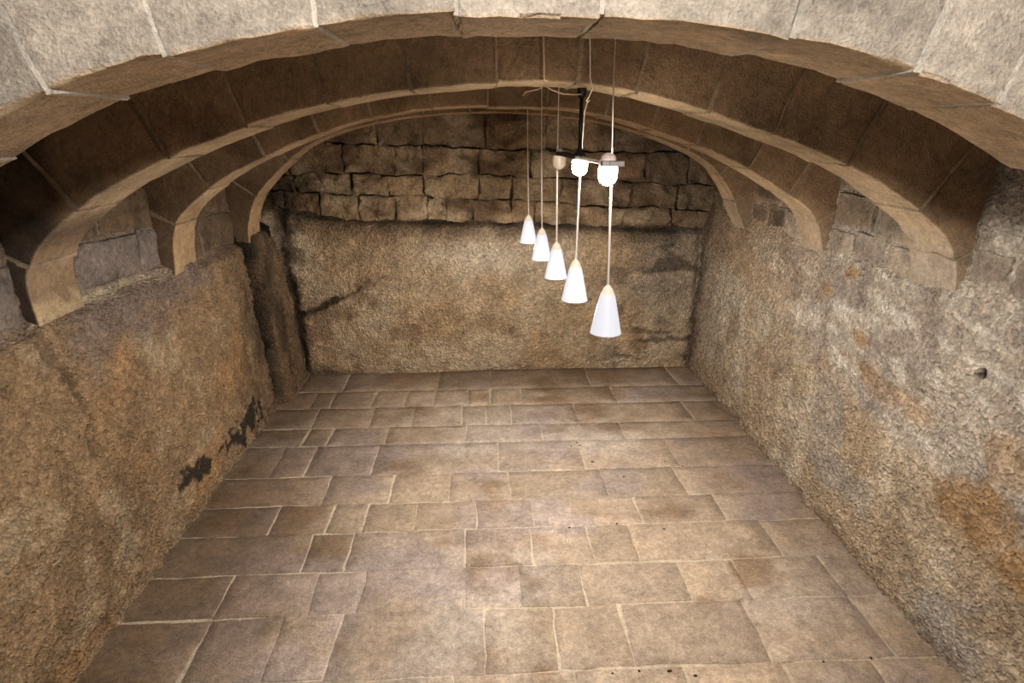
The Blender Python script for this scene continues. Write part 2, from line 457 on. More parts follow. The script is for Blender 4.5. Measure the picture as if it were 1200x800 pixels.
def wall_right_surface(y, z):
    P = np.c_[np.full(len(y), 2.75), y, z]
    big = fbm(P, 1.0, 3, 201); med = fbm(P, 3.6, 4, 202); fin = fbm(P, 15, 3, 203)
    # boundary between flaking bedrock below and mortared rubble above
    bz = np.interp(y, [2.2, 3.0, 3.77, 4.44, 5.38, 6.4, 7.5], [0.80, 0.95, 1.05, 1.25, 1.33, 1.60, 1.85]) + 0.12 * fbm(P, 2.2, 3, 204)
    up = sstep(-0.05, 0.10, z - bz)
    rec = sstep(1.94, 2.30, z + 0.12 * med)
    x = 2.735 + 0.015 * z + 0.055 * rec + 0.02 * up
    c = cells(P * np.array([1, 1.35, 0.9]) + 0.02 * np.c_[med, fin, med], 21, 205)
    pk = fbm(np.c_[P[:, 0], (y + z) * 2.2, (z - y) * 6.0], 6.0, 2, 210)
    rough = 1 - 0.62 * up
    flow = fbm(np.c_[P[:, 0], y * 0.7 + z * 0.6, z * 3.0 - y * 0.8], 5, 3, 211)
    x = x - 0.030 * big - 0.018 * med * (0.6 + 0.4 * rough) - (0.015 * fin + 0.028 * (0.5 - c) + 0.011 * pk) * rough - 0.012 * flow * up
    hole = np.exp(-(np.hypot(y - 2.965, z - 1.715 + 0.4 * (y - 2.965)) / (0.030 + 0.012 * fin)) ** 4)
    x = x + 0.09 * hole
    return x, dict(up=up, rec=rec, big=big, med=med, fin=fin, c=c, P=P, bz=bz, hole=hole, flow=flow)
def wall_right_color(y, z, k):
    P = k['P']; n = fbm(P, 1.5, 4, 220); n2 = fbm(P, 3.4, 4, 221); n3 = fbm(P, 8, 3, 222)
    C = np.tile(lin(182, 156, 122), (len(y), 1))
    C = mix(C, lin(206, 190, 164), sstep(-0.05, 0.4, n) * 0.7)
    C = mix(C, lin(150, 124, 92), sstep(0.05, 0.45, n2) * 0.55)
    C = mix(C, lin(164, 154, 144), sstep(0.1, 0.4, fbm(P, 1.9, 4, 223)) * 0.6 * (1 - sstep(4.0, 5.5, y)))
    upc = mix(np.tile(lin(188, 172, 152), (len(y), 1)), lin(214, 202, 184), sstep(-0.1, 0.4, k['flow'] + 0.4 * n2))
    upc = mix(upc, lin(150, 132, 118), sstep(0.05, 0.4, fbm(P, 2.6, 4, 224)) * 0.75)
    upc = mix(upc, lin(178, 146, 106), sstep(4.4, 6.0, y + 0.5 * n) * 0.8)
    C = mix(C, upc, k['up'])
    # ochre rust patches where the skin of the rock has come off
    def blob(cy, cz, ry, rz, sh=0.0, a=0.7):
        d = np.hypot((y - cy) / ry, (z - cz - sh * (y - cy)) / rz)
        return (1 - sstep(0.55, 1.15, d + a * n2 + 0.4 * n3))
    och = np.maximum.reduce([blob(2.70, 0.93, 0.42, 0.17, 0.10), blob(2.40, 0.83, 0.3, 0.17, 0.1), blob(3.72, 1.33, 0.55, 0.09, 0.1, 0.9) * 0.6, blob(2.55, 1.34, 0.30, 0.12) * 0.6])
    C = mix(C, lin(166, 124, 66), och * 0.85)
    C = mix(C, lin(130, 92, 50), och * sstep(0.1, 0.4, n3) * 0.7)
    for (cy, cz, ry, rz) in ((4.58, 1.77, 0.11, 0.07), (4.32, 1.98, 0.08, 0.05), (4.05, 1.55, 0.12, 0.06)):
        C = mix(C, lin(168, 130, 76), blob(cy, cz, ry, rz, 0, 0.4) * 0.8)
    C = mix(C, lin(92, 70, 52), sstep(2.45, 2.70, z + 0.06 * n) * 0.70)  # shadow on the upper wall, painted into the colour
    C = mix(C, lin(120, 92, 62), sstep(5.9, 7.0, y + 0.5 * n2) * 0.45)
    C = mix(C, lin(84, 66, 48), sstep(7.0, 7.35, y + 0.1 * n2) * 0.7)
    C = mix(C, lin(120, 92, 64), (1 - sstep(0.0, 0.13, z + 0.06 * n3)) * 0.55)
    C = C * 1.26
    C = mix(C, lin(9, 7, 6), np.clip(k['hole'] * 1.6, 0, 1))
    return C
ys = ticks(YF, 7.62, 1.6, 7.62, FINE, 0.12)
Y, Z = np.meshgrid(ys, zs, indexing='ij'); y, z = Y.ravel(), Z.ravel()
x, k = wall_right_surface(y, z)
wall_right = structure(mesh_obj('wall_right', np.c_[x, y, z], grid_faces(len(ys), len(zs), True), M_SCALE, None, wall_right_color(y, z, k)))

# ================================================================== BACK WALL
CREV = ([-2.75, -2.39, -1.7, -0.9, 0.1, 1.3, 2.0, 2.9], [2.09, 2.07, 1.955, 1.93, 1.915, 1.86, 1.82, 1.80])
def wall_back_surface(x, z):
    P = np.c_[x, np.full(len(x), 7.4), z]
    big = fbm(P, 0.9, 3, 301); med = fbm(P, 3.2, 4, 302); fin = fbm(P, 14, 3, 303)
    cz = np.interp(x, *CREV) + 0.02 * fbm(P, 3, 3, 304)
    up = sstep(-0.02, 0.05, z - cz)
    c = cells(P * np.array([0.9, 1, 1.2]), 16, 305)
    pk = fbm(np.c_[(x + z) * 1.6, P[:, 1], (z - x) * 6.0], 5.0, 2, 310)
    yb = 7.375 - 0.030 * big - 0.020 * med - (0.015 * fin + 0.022 * (0.5 - c) + 0.010 * pk) + 0.03 * (z / 2.0)
    bulge = np.sin(np.clip(z / 1.9, 0, 1) * math.pi)
    yb = yb - 0.05 * bulge
    yb = yb + 0.13 * up                       # bed behind the coursed stones
    crev = np.exp(-((z - cz) / 0.035) ** 2)
    yb = yb + 0.07 * crev
    d = seg_dist(x, z, [(-2.36, 0.80), (-2.10, 0.87), (-1.85, 0.98), (-1.60, 1.09), (-1.42, 1.24), (-1.22, 1.28)]) + 0.06 * med + 0.035 * fin
    cr = np.exp(-(np.maximum(d, 0) / 0.026) ** 2)
    # rock under the crack stands proud of the rock over it
    lo = np.interp(x, [-2.4, -2.1, -1.6, -1.25, -0.6, 0.6], [0.80, 0.87, 1.09, 1.27, 1.16, 1.15])
    step = (1 - sstep(-0.03, 0.03, z - lo)) * (1 - sstep(-0.9, 0.2, x))
    yb = yb - 0.055 * step + 0.05 * cr
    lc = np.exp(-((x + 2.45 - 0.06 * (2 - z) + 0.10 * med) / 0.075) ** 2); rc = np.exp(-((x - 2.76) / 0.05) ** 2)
    yb = yb + 0.12 * lc + 0.05 * rc
    return yb, dict(up=up, crev=crev, cr=cr, P=P, med=med, fin=fin, c=c, lc=lc, rc=rc, cz=cz)
def wall_back_color(x, z, k):
    P = k['P']; n = fbm(P, 1.2, 4, 320); n2 = fbm(P, 3.4, 4, 321); n3 = fbm(P, 8, 3, 322)
    C = np.tile(lin(172, 140, 98), (len(x), 1))
    C = mix(C, lin(198, 176, 142), sstep(-0.1, 0.45, n) * 0.6)
    C = mix(C, lin(130, 100, 66), sstep(0.1, 0.5, n2) * 0.6)
    C = mix(C, lin(206, 188, 162), np.exp(-((x - 0.1) / 1.0) ** 2 - ((z - 1.5 + 0.2 * n2) / 0.32) ** 2) * 0.75)
    C = mix(C, lin(140, 126, 110), sstep(1.5, 2.3, x + 0.5 * n) * sstep(0.5, 1.0, z + 0.3 * n2) * 0.7)
    gr = fbm(np.c_[x * 0.6, P[:, 1], z * 1.5], 5, 4, 330)
    C = mix(C, lin(64, 54, 46), sstep(0.12, 0.42, gr) * sstep(1.1, 2.2, x) * 0.75)
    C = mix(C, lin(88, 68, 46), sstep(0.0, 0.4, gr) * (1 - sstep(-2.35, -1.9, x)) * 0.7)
    C = mix(C, lin(88, 68, 47), k['up'] * 0.85)
    C = mix(C, lin(36, 28, 21), np.clip(k['crev'] * (0.7 + 0.8 * n2), 0, 0.9))
    C = mix(C, lin(70, 54, 38), np.exp(-((z - k['cz'] + 0.07) / 0.09) ** 2) * 0.55 * sstep(-0.3, 0.3, n2 + 0.2))
    C = mix(C, lin(52, 36, 22), k['cr'] * 0.85)
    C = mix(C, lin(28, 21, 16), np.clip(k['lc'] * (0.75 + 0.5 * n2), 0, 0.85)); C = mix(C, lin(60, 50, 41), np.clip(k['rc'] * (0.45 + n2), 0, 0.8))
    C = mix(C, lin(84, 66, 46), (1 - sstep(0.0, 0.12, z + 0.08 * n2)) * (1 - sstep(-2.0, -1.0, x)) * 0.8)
    return C * 1.45
xs = ticks(-2.75, 2.95, -3, 3, 0.016, 0.1); zb = ticks(-0.05, ZC + 0.02, -1, 2.2, 0.016, 0.06)
X, Z = np.meshgrid(xs, zb, indexing='ij'); x, z = X.ravel(), Z.ravel()
yb, k = wall_back_surface(x, z)
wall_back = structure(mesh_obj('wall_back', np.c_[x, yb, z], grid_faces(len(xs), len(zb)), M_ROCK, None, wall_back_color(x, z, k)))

# courses of weathered blocks above the crevice
rb = random.Random(11)
def interp_line(pts):
    X_, Z_ = zip(*pts); ph = rb.uniform(0, 9)
    return lambda x: np.interp(x, X_, Z_) + 0.010 * np.sin(4.3 * x + ph) + 0.008 * np.sin(11.0 * x + 2 * ph) + 0.005 * np.sin(27.0 * x + 3 * ph)
L0 = interp_line([(-2.75, 2.13), (-2.39, 2.11), (-1.7, 1.99), (-0.9, 1.965), (0.1, 1.95), (1.3, 1.89), (2.9, 1.835)])
L1 = interp_line([(-2.75, 2.33), (-1.0, 2.26), (0.1, 2.215), (1.5, 2.13), (2.9, 2.06)])
L2 = interp_line([(-2.75, 2.53), (-1.5, 2.52), (0.1, 2.50), (1.2, 2.45), (2.9, 2.36)])
L3 = interp_line([(-2.75, 2.87), (-1.6, 2.86), (-0.4, 2.82), (0.6, 2.78), (2.9, 2.74)])
L4 = interp_line([(-2.75, 3.34), (0, 3.30), (2.9, 3.26)])
L5 = interp_line([(-2.75, 3.75), (2.9, 3.75)])
def back_stone(x0, x1, lo, hi, depth, tone, rough):
    Q, F = lattice(18, 3, 12)
    u, d, v = Q[:, 0], Q[:, 1], Q[:, 2]
    gx, gz = rb.uniform(.002, .008), rb.uniform(.002, .009)
    xa = x0 + gx + rb.uniform(-.015, .015) * (v - 0.5); xb = x1 - gx + rb.uniform(-.04, .04) * (v - 0.5)
    xx = xa + (xb - xa) * u
    za, zb_ = lo(xx) + gz, hi(xx) - gz
    zz = za + (zb_ - za) * v
    front = 7.395 - depth
    yy = 7.60 + (front - 7.60) * d
    V = np.c_[xx, yy, zz]
    e = np.minimum.reduce([u * (x1 - x0), (1 - u) * (x1 - x0), v * (zb_ - za), (1 - v) * (zb_ - za)])
    rnd = np.clip(1 - e / 0.04, 0, 1) ** 2
    sd = rb.randint(0, 9999)
    n = fbm(V + sd, 5.5, 4, 401, 0.6); n2 = fbm(V + sd, 14, 3, 402)
    V[:, 1] += d * (0.026 * rnd * (0.5 + n) + rough * (0.075 * n + 0.045 * n2))
    V[:, 0] += 0.022 * fbm(V + sd, 8, 2, 403) * (edge_count(Q) > 0); V[:, 2] += 0.022 * fbm(V + sd, 8, 2, 404) * (edge_count(Q) > 0)
    C = np.tile(0.45 * lin(*tone) + 0.55 * lin(166, 134, 94), (len(V), 1)) * rb.uniform(0.9, 1.1)
    C = mix(C, lin(92, 68, 44), sstep(-0.05, 0.4, fbm(V * np.array([1, 1, 1.8]), 2.6, 4, 405)) * 0.75)
    C = mix(C, lin(196, 170, 130), sstep(0.05, 0.45, fbm(V * np.array([1, 1, 1.6]), 3.4, 4, 406)) * 0.6)
    C = mix(C, lin(40, 31, 24), np.clip(rnd * 0.45 * (0.25 + 2.0 * n), 0, 0.6))
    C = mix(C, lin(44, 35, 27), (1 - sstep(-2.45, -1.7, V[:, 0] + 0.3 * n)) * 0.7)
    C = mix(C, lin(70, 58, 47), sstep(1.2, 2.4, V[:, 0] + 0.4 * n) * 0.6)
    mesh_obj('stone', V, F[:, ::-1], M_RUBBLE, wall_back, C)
TAN, BRN, PALE, ORG = (164, 134, 94), (126, 100, 70), (190, 164, 124), (158, 118, 72)
for xs_, lo, hi, dep, rough in (
        ([-2.72, -2.30, -1.21, -0.66, 0.05, 0.77, 1.57, 2.3, 2.92], L3, L4, 0.02, 0.9),
        ([-2.72, -2.25, -1.60, -1.02, -0.68, -0.03, 0.59, 1.18, 1.97, 2.5, 2.92], L2, L3, 0.045, 1.0),
        ([-2.72, -2.2, -1.54, -1.11, -0.69, -0.03, 0.36, 0.97, 1.82, 2.4, 2.92], L1, L2, 0.02, 1.1),
        ([-2.72, -2.35, -1.94, -1.48, -1.04, -0.65, -0.42, -0.11, 0.36, 0.65, 1.2, 1.75, 2.35, 2.92], L0, L1, 0.005, 1.2),
        ([-2.72, -1.7, -0.8, 0.2, 1.1, 2.0, 2.92], L4, L5, 0.02, 0.8)):
    for a, b in zip(xs_[:-1], xs_[1:]):
        m_ = 0.5 * (a + b)
        tone = rb.choice([TAN, TAN, BRN, ORG]) if abs(m_) > 1.1 else rb.choice([TAN, TAN, PALE, ORG])
        if lo is L3: tone = rb.choice([BRN, TAN])
        back_stone(a, b, lo, hi, dep, tone, rough)

# ================================================================== INFILL BLOCKS in the side walls, over the rock
def side_block(side, y0, y1, z0, z1, tone, proud, wall, rough=1.0, skew=0.0):
    Q, F = lattice(8, 2, 6)
    u, d, v = Q[:, 0], Q[:, 1], Q[:, 2]
    yy = y0 + (y1 - y0) * u + rb.uniform(-.03, .03) * (v - 0.5)
    zz = z0 + (z1 - z0) * v + skew * (u - 0.5) * (y1 - y0)
    sd = rb.randint(0, 9999)
    base = -2.545 if side < 0 else 2.828
    xx = base + (-side) * (proud - 0.10 * (1 - d))
    V = np.c_[xx, yy, zz]
    e = np.minimum.reduce([u * (y1 - y0), (1 - u) * (y1 - y0), v * (z1 - z0), (1 - v) * (z1 - z0)])
    rnd = np.clip(1 - e / 0.035, 0, 1) ** 2
    n = fbm(V + sd, 6, 4, 501); ed = edge_count(Q) > 0
    V[:, 0] += side * d * ((0.022 if side < 0 else 0.012) * rnd + 0.016 * rough * n)
    V[:, 1] += 0.018 * fbm(V + sd, 9, 2, 502) * ed; V[:, 2] += 0.018 * fbm(V + sd, 9, 2, 503) * ed
    C = np.tile(lin(*tone), (len(V), 1)) * rb.uniform(0.9, 1.1)
    C = mix(C, C * 0.62, sstep(0.0, 0.5, fbm(V + sd, 5, 3, 505)))
    C = mix(C, lin(196, 180, 156), rnd * (0.6 if side > 0 else 0.15))
    mesh_obj('stone', V, F if side > 0 else F[:, ::-1], M_RUBBLE, wall, C)
GREY, GBR, LGT = (142, 126, 116), (124, 100, 74), (186, 166, 142)
for (a, b, c_, d_, t, p) in (
        (3.74, 4.50, 2.035, 2.31, GREY, 0.035), (4.53, 4.80, 1.99, 2.30, GREY, 0.02),
        (3.72, 4.10, 2.335, 2.58, GBR, 0.015), (4.13, 4.78, 2.325, 2.62, GBR, 0.02), (3.72, 4.30, 2.61, 2.95, GBR, 0.015), (4.33, 4.80, 2.64, 2.95, GBR, 0.02),
        (5.12, 5.50, 1.93, 2.22, GBR, 0.03), (5.53, 6.2, 1.93, 2.25, GBR, 0.03), (5.12, 5.7, 2.25, 2.6, GBR, 0.02), (5.73, 6.22, 2.27, 2.6, GBR, 0.02),
        (2.3, 2.75, 2.02, 2.3, GREY, 0.015), (2.78, 3.28, 2.0, 2.32, GREY, 0.02), (2.3, 3.0, 2.34, 2.68, GBR, 0.015)):
    side_block(-1, a, b, c_, d_, t, p, wall_left, 1.0, -0.05)
for (a, b, c_, d_, t, p) in (
        (3.74, 4.02, 2.03, 2.25, LGT, 0.01), (4.05, 4.38, 2.05, 2.28, GREY, 0.012), (4.41, 4.72, 2.04, 2.25, LGT, 0.01),
        (3.74, 4.20, 2.28, 2.52, LGT, 0.01), (4.23, 4.70, 2.30, 2.54, GBR, 0.012), (3.76, 4.3, 2.55, 2.8, GBR, 0.01), (4.33, 4.72, 2.57, 2.8, GBR, 0.01),
        (5.14, 5.45, 2.06, 2.3, LGT, 0.012), (5.48, 5.82, 2.05, 2.32, GBR, 0.012), (5.85, 6.22, 2.04, 2.28, GBR, 0.01),
        (5.14, 5.6, 2.33, 2.6, GBR, 0.01), (5.63, 6.22, 2.34, 2.6, GBR, 0.01),
        (6.62, 6.95, 2.0, 2.3, GBR, 0.01), (6.98, 7.3, 2.0, 2.3, GBR, 0.01), (6.62, 7.0, 2.33, 2.6, GBR, 0.01),
        (2.62, 3.0, 2.10, 2.36, GREY, 0.012), (3.02, 3.28, 2.12, 2.36, GREY, 0.01), (2.28, 2.6, 2.1, 2.38, LGT, 0.012)):
    side_block(1, a, b, c_, d_, tuple(0.5 * q + 0.5 * w_ for q, w_ in zip(t, (176, 156, 132))) if b < 5 else t, p, wall_right, 0.9)

# ================================================================== FRONT WALL and CEILING (behind and above the viewer)
def slab_box(name, x0, x1, y0, y1, z0, z1, tone, mat):
    Q, F = lattice(20, 20, 20)
    V = np.c_[x0 + (x1 - x0) * Q[:, 0], y0 + (y1 - y0) * Q[:, 1], z0 + (z1 - z0) * Q[:, 2]]
    C = np.tile(lin(*tone), (len(V), 1)); C = mix(C, C * 0.7, sstep(0, 0.4, fbm(V, 2, 3, 601)))
    return structure(mesh_obj(name, V, F, mat, None, C))
slab_box('wall_front', -2.7, 3.0, YF - 0.25, YF, 0.0, ZC, (150, 122, 88), M_ROCK)
slab_box('ceiling', -2.75, 3.0, YF - 0.25, 7.65, ZC, ZC + 0.2, (140, 112, 80), M_RUBBLE)

# ================================================================== ARCHES
ra = random.Random(5)
def arc_param(prof):
    D = np.r_[0, np.cumsum(np.linalg.norm(np.diff(prof, axis=0), axis=1))]
    T = np.gradient(prof, D, axis=0); T /= np.linalg.norm(T, axis=1, keepdims=True)
    N = np.c_[-T[:, 1], T[:, 0]]
    for _ in range(6):                                   # steadier joint directions
        N[1:-1] = (N[:-2] + N[1:-1] * 2 + N[2:]) / 4
    N /= np.linalg.norm(N, axis=1, keepdims=True)
    return D, N
def arch(label, prof_pts, y0, y1, joints, depth, face, soffit, mort, group, noise=1.0, wobble=0.0, spring=None):
    prof = catmull(prof_pts, 14); D, N = arc_param(prof)
    cx = 0.5 * (prof[0, 0] + prof[-1, 0])
    root = empty('stone_arch', (cx, 0.5 * (y0 + y1), prof[0, 1]))
    tag(root, label, 'arch', group)
    def pos(s, r, yy):
        p = np.c_[np.interp(s, D, prof[:, 0]), np.interp(s, D, prof[:, 1])]
        n = np.c_[np.interp(s, D, N[:, 0]), np.interp(s, D, N[:, 1])]
        q = p + n * r[:, None]
        q[:, 0] = np.clip(q[:, 0], -2.64, 2.89); q[:, 1] = np.minimum(q[:, 1], ZC - 0.02)
        return np.c_[q[:, 0], yy, q[:, 1]]
    # joint positions along the curve: given as x, or as ('L'|'R', z) on the legs
    S = [0.0]
    half = len(prof) // 2
    for j in joints:
        if isinstance(j, tuple):
            sl = slice(0, half) if j[0] == 'L' else slice(half, None)
            S.append(D[sl][np.argmin(np.abs(prof[sl, 1] - j[1]))])
        else:
            S.append(float(np.interp(j, prof[:, 0], D)))
    S.append(D[-1]); S = sorted(S)
    for i, (a, b) in enumerate(zip(S[:-1], S[1:])):
        Q, F = lattice(max(4, int((b - a) / 0.055)), 8, 8)
        g = ra.uniform(0.002, 0.005)
        s = a + g + (b - a - 2 * g) * Q[:, 0]
        dy0, dy1, dr = ra.uniform(-.008, .008), ra.uniform(-.008, .008), ra.uniform(-.007, .007) * (1 + wobble)
        r = dr + depth * Q[:, 1] * (1.0)
        yy = (y0 + dy0) + (y1 + dy1 - y0 - dy0) * Q[:, 2]
        V = pos(s, r, yy)
        sd = ra.randint(0, 9999); Ps = V + sd
        # edges are worn and chipped
        ec = edge_count(Q)
        ctr = pos(np.full(1, (a + b) / 2), np.full(1, depth / 2), np.full(1, (y0 + y1) / 2))[0]
        inw = ctr - V; inw /= np.linalg.norm(inw, axis=1, keepdims=True)
        chip = np.clip(fbm(Ps, 13, 3, 701) + 0.15, 0, 1)
        V = V + inw * ((ec >= 2) * (0.001 + 0.013 * chip * noise))[:, None]
        near = np.minimum(Q[:, 1] * depth, np.minimum(Q[:, 2], 1 - Q[:, 2]) * (y1 - y0))
        V = V + inw * (0.010 * noise * np.clip(fbm(Ps, 22, 2, 707), 0, 1) * (near < 0.05))[:, None]
        V[:, 1] += 0.006 * noise * fbm(Ps, 6, 3, 702); V[:, 2] += 0.008 * noise * fbm(Ps, 5, 3, 703); V[:, 0] += 0.005 * noise * fbm(Ps, 6, 3, 704)
        tone = ra.uniform(0.86, 1.12)
        Cf = np.tile(lin(*face), (len(V), 1)) * tone
        Cs = np.tile(lin(*soffit), (len(V), 1)) * (0.5 + 0.5 * tone)
        n = fbm(V, 3.0, 4, 705)
        Cf = mix(Cf, Cf * 0.62, sstep(0.0, 0.45, n)); Cs = mix(Cs, Cs * 0.74, sstep(0.0, 0.5, n))
        C = mix(Cf, Cs, (Q[:, 1] < 1e-6) * 1.0)
        if spring is not None:
            C = spring(V, C, Q)
        mesh_obj('voussoir', V, F, M_ASHLAR, root, C, sharp=38)
    # mortar that fills the joints, and the core behind it
    n = 90
    s = np.linspace(0, D[-1], n)
    V, F = [], []
    ins = 0.03
    for rr, yy in ((ins, y0 + ins), (ins, y1 - ins), (depth - 0.02, y1 - ins), (depth - 0.02, y0 + ins)):
        V.append(pos(s, np.full(n, rr), np.full(n, yy)))
    V = np.concatenate(V)
    for q in range(4):
        for i in range(n - 1):
            F.append((q * n + i, q * n + i + 1, ((q + 1) % 4) * n + i + 1, ((q + 1) % 4) * n + i))
    for sj in S[1:-1]:
        Q, FF = lattice(2, 8, 8)
        wd = ra.uniform(0.006, 0.011)
        base = len(V)
        Vj = pos(sj + wd * (2 * Q[:, 0] - 1), -0.001 + (depth - 0.02) * Q[:, 1], y0 - 0.002 + (y1 - y0 + 0.004) * Q[:, 2])
        Vj = Vj + 0.008 * np.c_[fbm(Vj, 12, 3, 741), fbm(Vj, 12, 3, 742), fbm(Vj, 12, 3, 743)]
        V = np.concatenate([V, Vj]); F += [tuple(int(q) + base for q in f) for f in FF]
    C = np.tile(lin(*mort), (len(V), 1)); C = mix(C, C * 0.6, sstep(0, 0.5, fbm(V, 3, 3, 720)))
    mesh_obj('mortar_joint', V, F, M_MORTAR, root, C, smooth=False)
    # masonry between the ring of voussoirs and the vault
    V, F = [], []
    low = pos(s, np.full(n, depth - 0.03), np.full(n, y0 + 0.012))
    for k_, yv in enumerate((y0 + 0.012, y1 - 0.012)):
        for t in np.linspace(0, 1, 5):
            q = low.copy(); q[:, 1] = yv; q[:, 2] = q[:, 2] + (ZC - q[:, 2]) * t
            V.append(q)
    V = np.concatenate(V)
    for side in (0, 1):
        for t in range(4):
            for i in range(n - 1):
                o_ = side * 5 * n
                F.append((o_ + t * n + i, o_ + t * n + i + 1, o_ + (t + 1) * n + i + 1, o_ + (t + 1) * n + i))
    C = np.tile(lin(*face), (len(V), 1)); C = mix(C, C * 0.65, sstep(0, 0.5, fbm(V, 3, 3, 721)))
    mesh_obj('spandrel', V, F, M_ASHLAR, root, C, smooth=False)
    return root

GA = 'stone arches across the cellar'
PALEF, DARKF, SOF = (190, 175, 156), (164, 130, 94), (210, 182, 142)
def spring_first(V, C, Q):
    """clean sawn repair at the foot of the left springer, grey bloom over it"""
    n = fbm(V, 9, 3, 731)
    leftside = 1 - sstep(-2.3, -2.1, V[:, 0])
    pale = leftside * (1 - sstep(2.06, 2.10, V[:, 2] + 0.05 * n))
    sof = (Q[:, 1] < 1e-6) * 1.0
    C = mix(C, lin(146, 116, 82), leftside * sof * 0.8)
    C = mix(C, lin(198, 168, 124), pale * sof * 0.9)
    mid = leftside * sstep(2.36, 2.42, V[:, 2]) * (1 - sstep(2.58, 2.66, V[:, 2]))
    C = mix(C, lin(124, 102, 82), mid * sof * 0.8)
    C = mix(C, lin(172, 154, 134), (V[:, 0] > 2.4) * (1 - sstep(2.28, 2.50, V[:, 2] + 0.1 * n)) * (0.3 + 0.6 * sof))
    facew = (Q[:, 1] > 1e-6) * 1.0
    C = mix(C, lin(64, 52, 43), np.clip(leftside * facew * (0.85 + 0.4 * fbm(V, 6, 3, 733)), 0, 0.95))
    return C
def spring_gold(V, C, Q):
    sof = (Q[:, 1] < 1e-6) * 1.0
    C = mix(C, lin(186, 148, 98), (V[:, 0] < -2.1) * (1 - sstep(2.4, 2.5, V[:, 2])) * 0.7 * sof)
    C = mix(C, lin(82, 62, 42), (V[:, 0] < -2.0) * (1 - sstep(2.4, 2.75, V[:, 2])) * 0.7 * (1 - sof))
    C = mix(C, lin(178, 154, 124), (V[:, 0] > 2.4) * (1 - sstep(2.2, 2.45, V[:, 2])) * (0.2 + 0.6 * sof))
    return C
P0 = [(-2.47, 1.90), (-2.46, 2.24), (-2.10, 2.60), (-1.70, 2.86), (-1.24, 3.08), (-0.80, 3.205), (-0.38, 3.275), (0.12, 3.305), (0.62, 3.29), (1.0, 3.225), (1.32, 3.15), (1.65, 3.04), (2.0, 2.87), (2.40, 2.62), (2.70, 2.33), (2.74, 1.95)]
P1 = [(-2.465, 1.89), (-2.445, 2.30), (-2.08, 2.63), (-1.59, 2.87), (-1.19, 3.015), (-0.7, 3.14), (-0.3, 3.20), (0.16, 3.23), (0.6, 3.215), (1.06, 3.125), (1.56, 2.98), (2.0, 2.82), (2.46, 2.57), (2.72, 2.34), (2.83, 1.92)]
P2 = [(-2.45, 1.90), (-2.37, 2.31), (-2.05, 2.59), (-1.6, 2.82), (-1.03, 3.03), (-0.52, 3.135), (0.0, 3.17), (0.49, 3.16), (0.9, 3.105), (1.55, 2.925), (1.98, 2.77), (2.38, 2.56), (2.69, 2.34), (2.83, 1.96)]
P3 = [(-2.40, 1.90), (-2.37, 2.12), (-2.22, 2.42), (-1.72, 2.84), (-1.12, 3.045), (-0.5, 3.14), (0.1, 3.165), (0.7, 3.14), (1.3, 3.06), (1.86, 2.90), (2.32, 2.69), (2.58, 2.42), (2.70, 2.18), (2.83, 1.94)]
arch('pale-faced stone arch, much lighter than the three brown arches beyond it', P0, 1.85, 2.25, [('L', 2.3), -2.1, -1.62, -1.19, -0.86, -0.44, -0.06, 0.34, 0.89, 1.28, 1.55, 2.0, 2.4, ('R', 2.3)], 0.46, PALEF, (206, 176, 138), (208, 196, 178), GA, 1.25, 0.6)
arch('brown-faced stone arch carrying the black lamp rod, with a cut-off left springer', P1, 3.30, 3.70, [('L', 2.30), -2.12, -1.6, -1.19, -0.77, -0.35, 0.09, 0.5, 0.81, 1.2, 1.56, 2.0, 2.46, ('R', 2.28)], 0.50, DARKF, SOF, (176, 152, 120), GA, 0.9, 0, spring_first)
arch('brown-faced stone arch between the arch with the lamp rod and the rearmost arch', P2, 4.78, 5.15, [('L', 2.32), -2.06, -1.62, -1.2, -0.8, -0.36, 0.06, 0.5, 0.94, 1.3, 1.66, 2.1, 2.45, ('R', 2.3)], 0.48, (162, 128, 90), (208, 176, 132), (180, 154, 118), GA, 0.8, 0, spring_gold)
arch('rearmost narrow stone arch standing just before the back wall, over the rock pilaster', P3, 6.28, 6.62, [('L', 2.36), -1.9, -1.45, -1.0, -0.55, -0.1, 0.35, 0.8, 1.25, 1.7, 2.1, 2.46, ('R', 2.3)], 0.46, (140, 110, 76), (192, 158, 114), (170, 144, 110), GA, 0.8, 0, spring_gold)

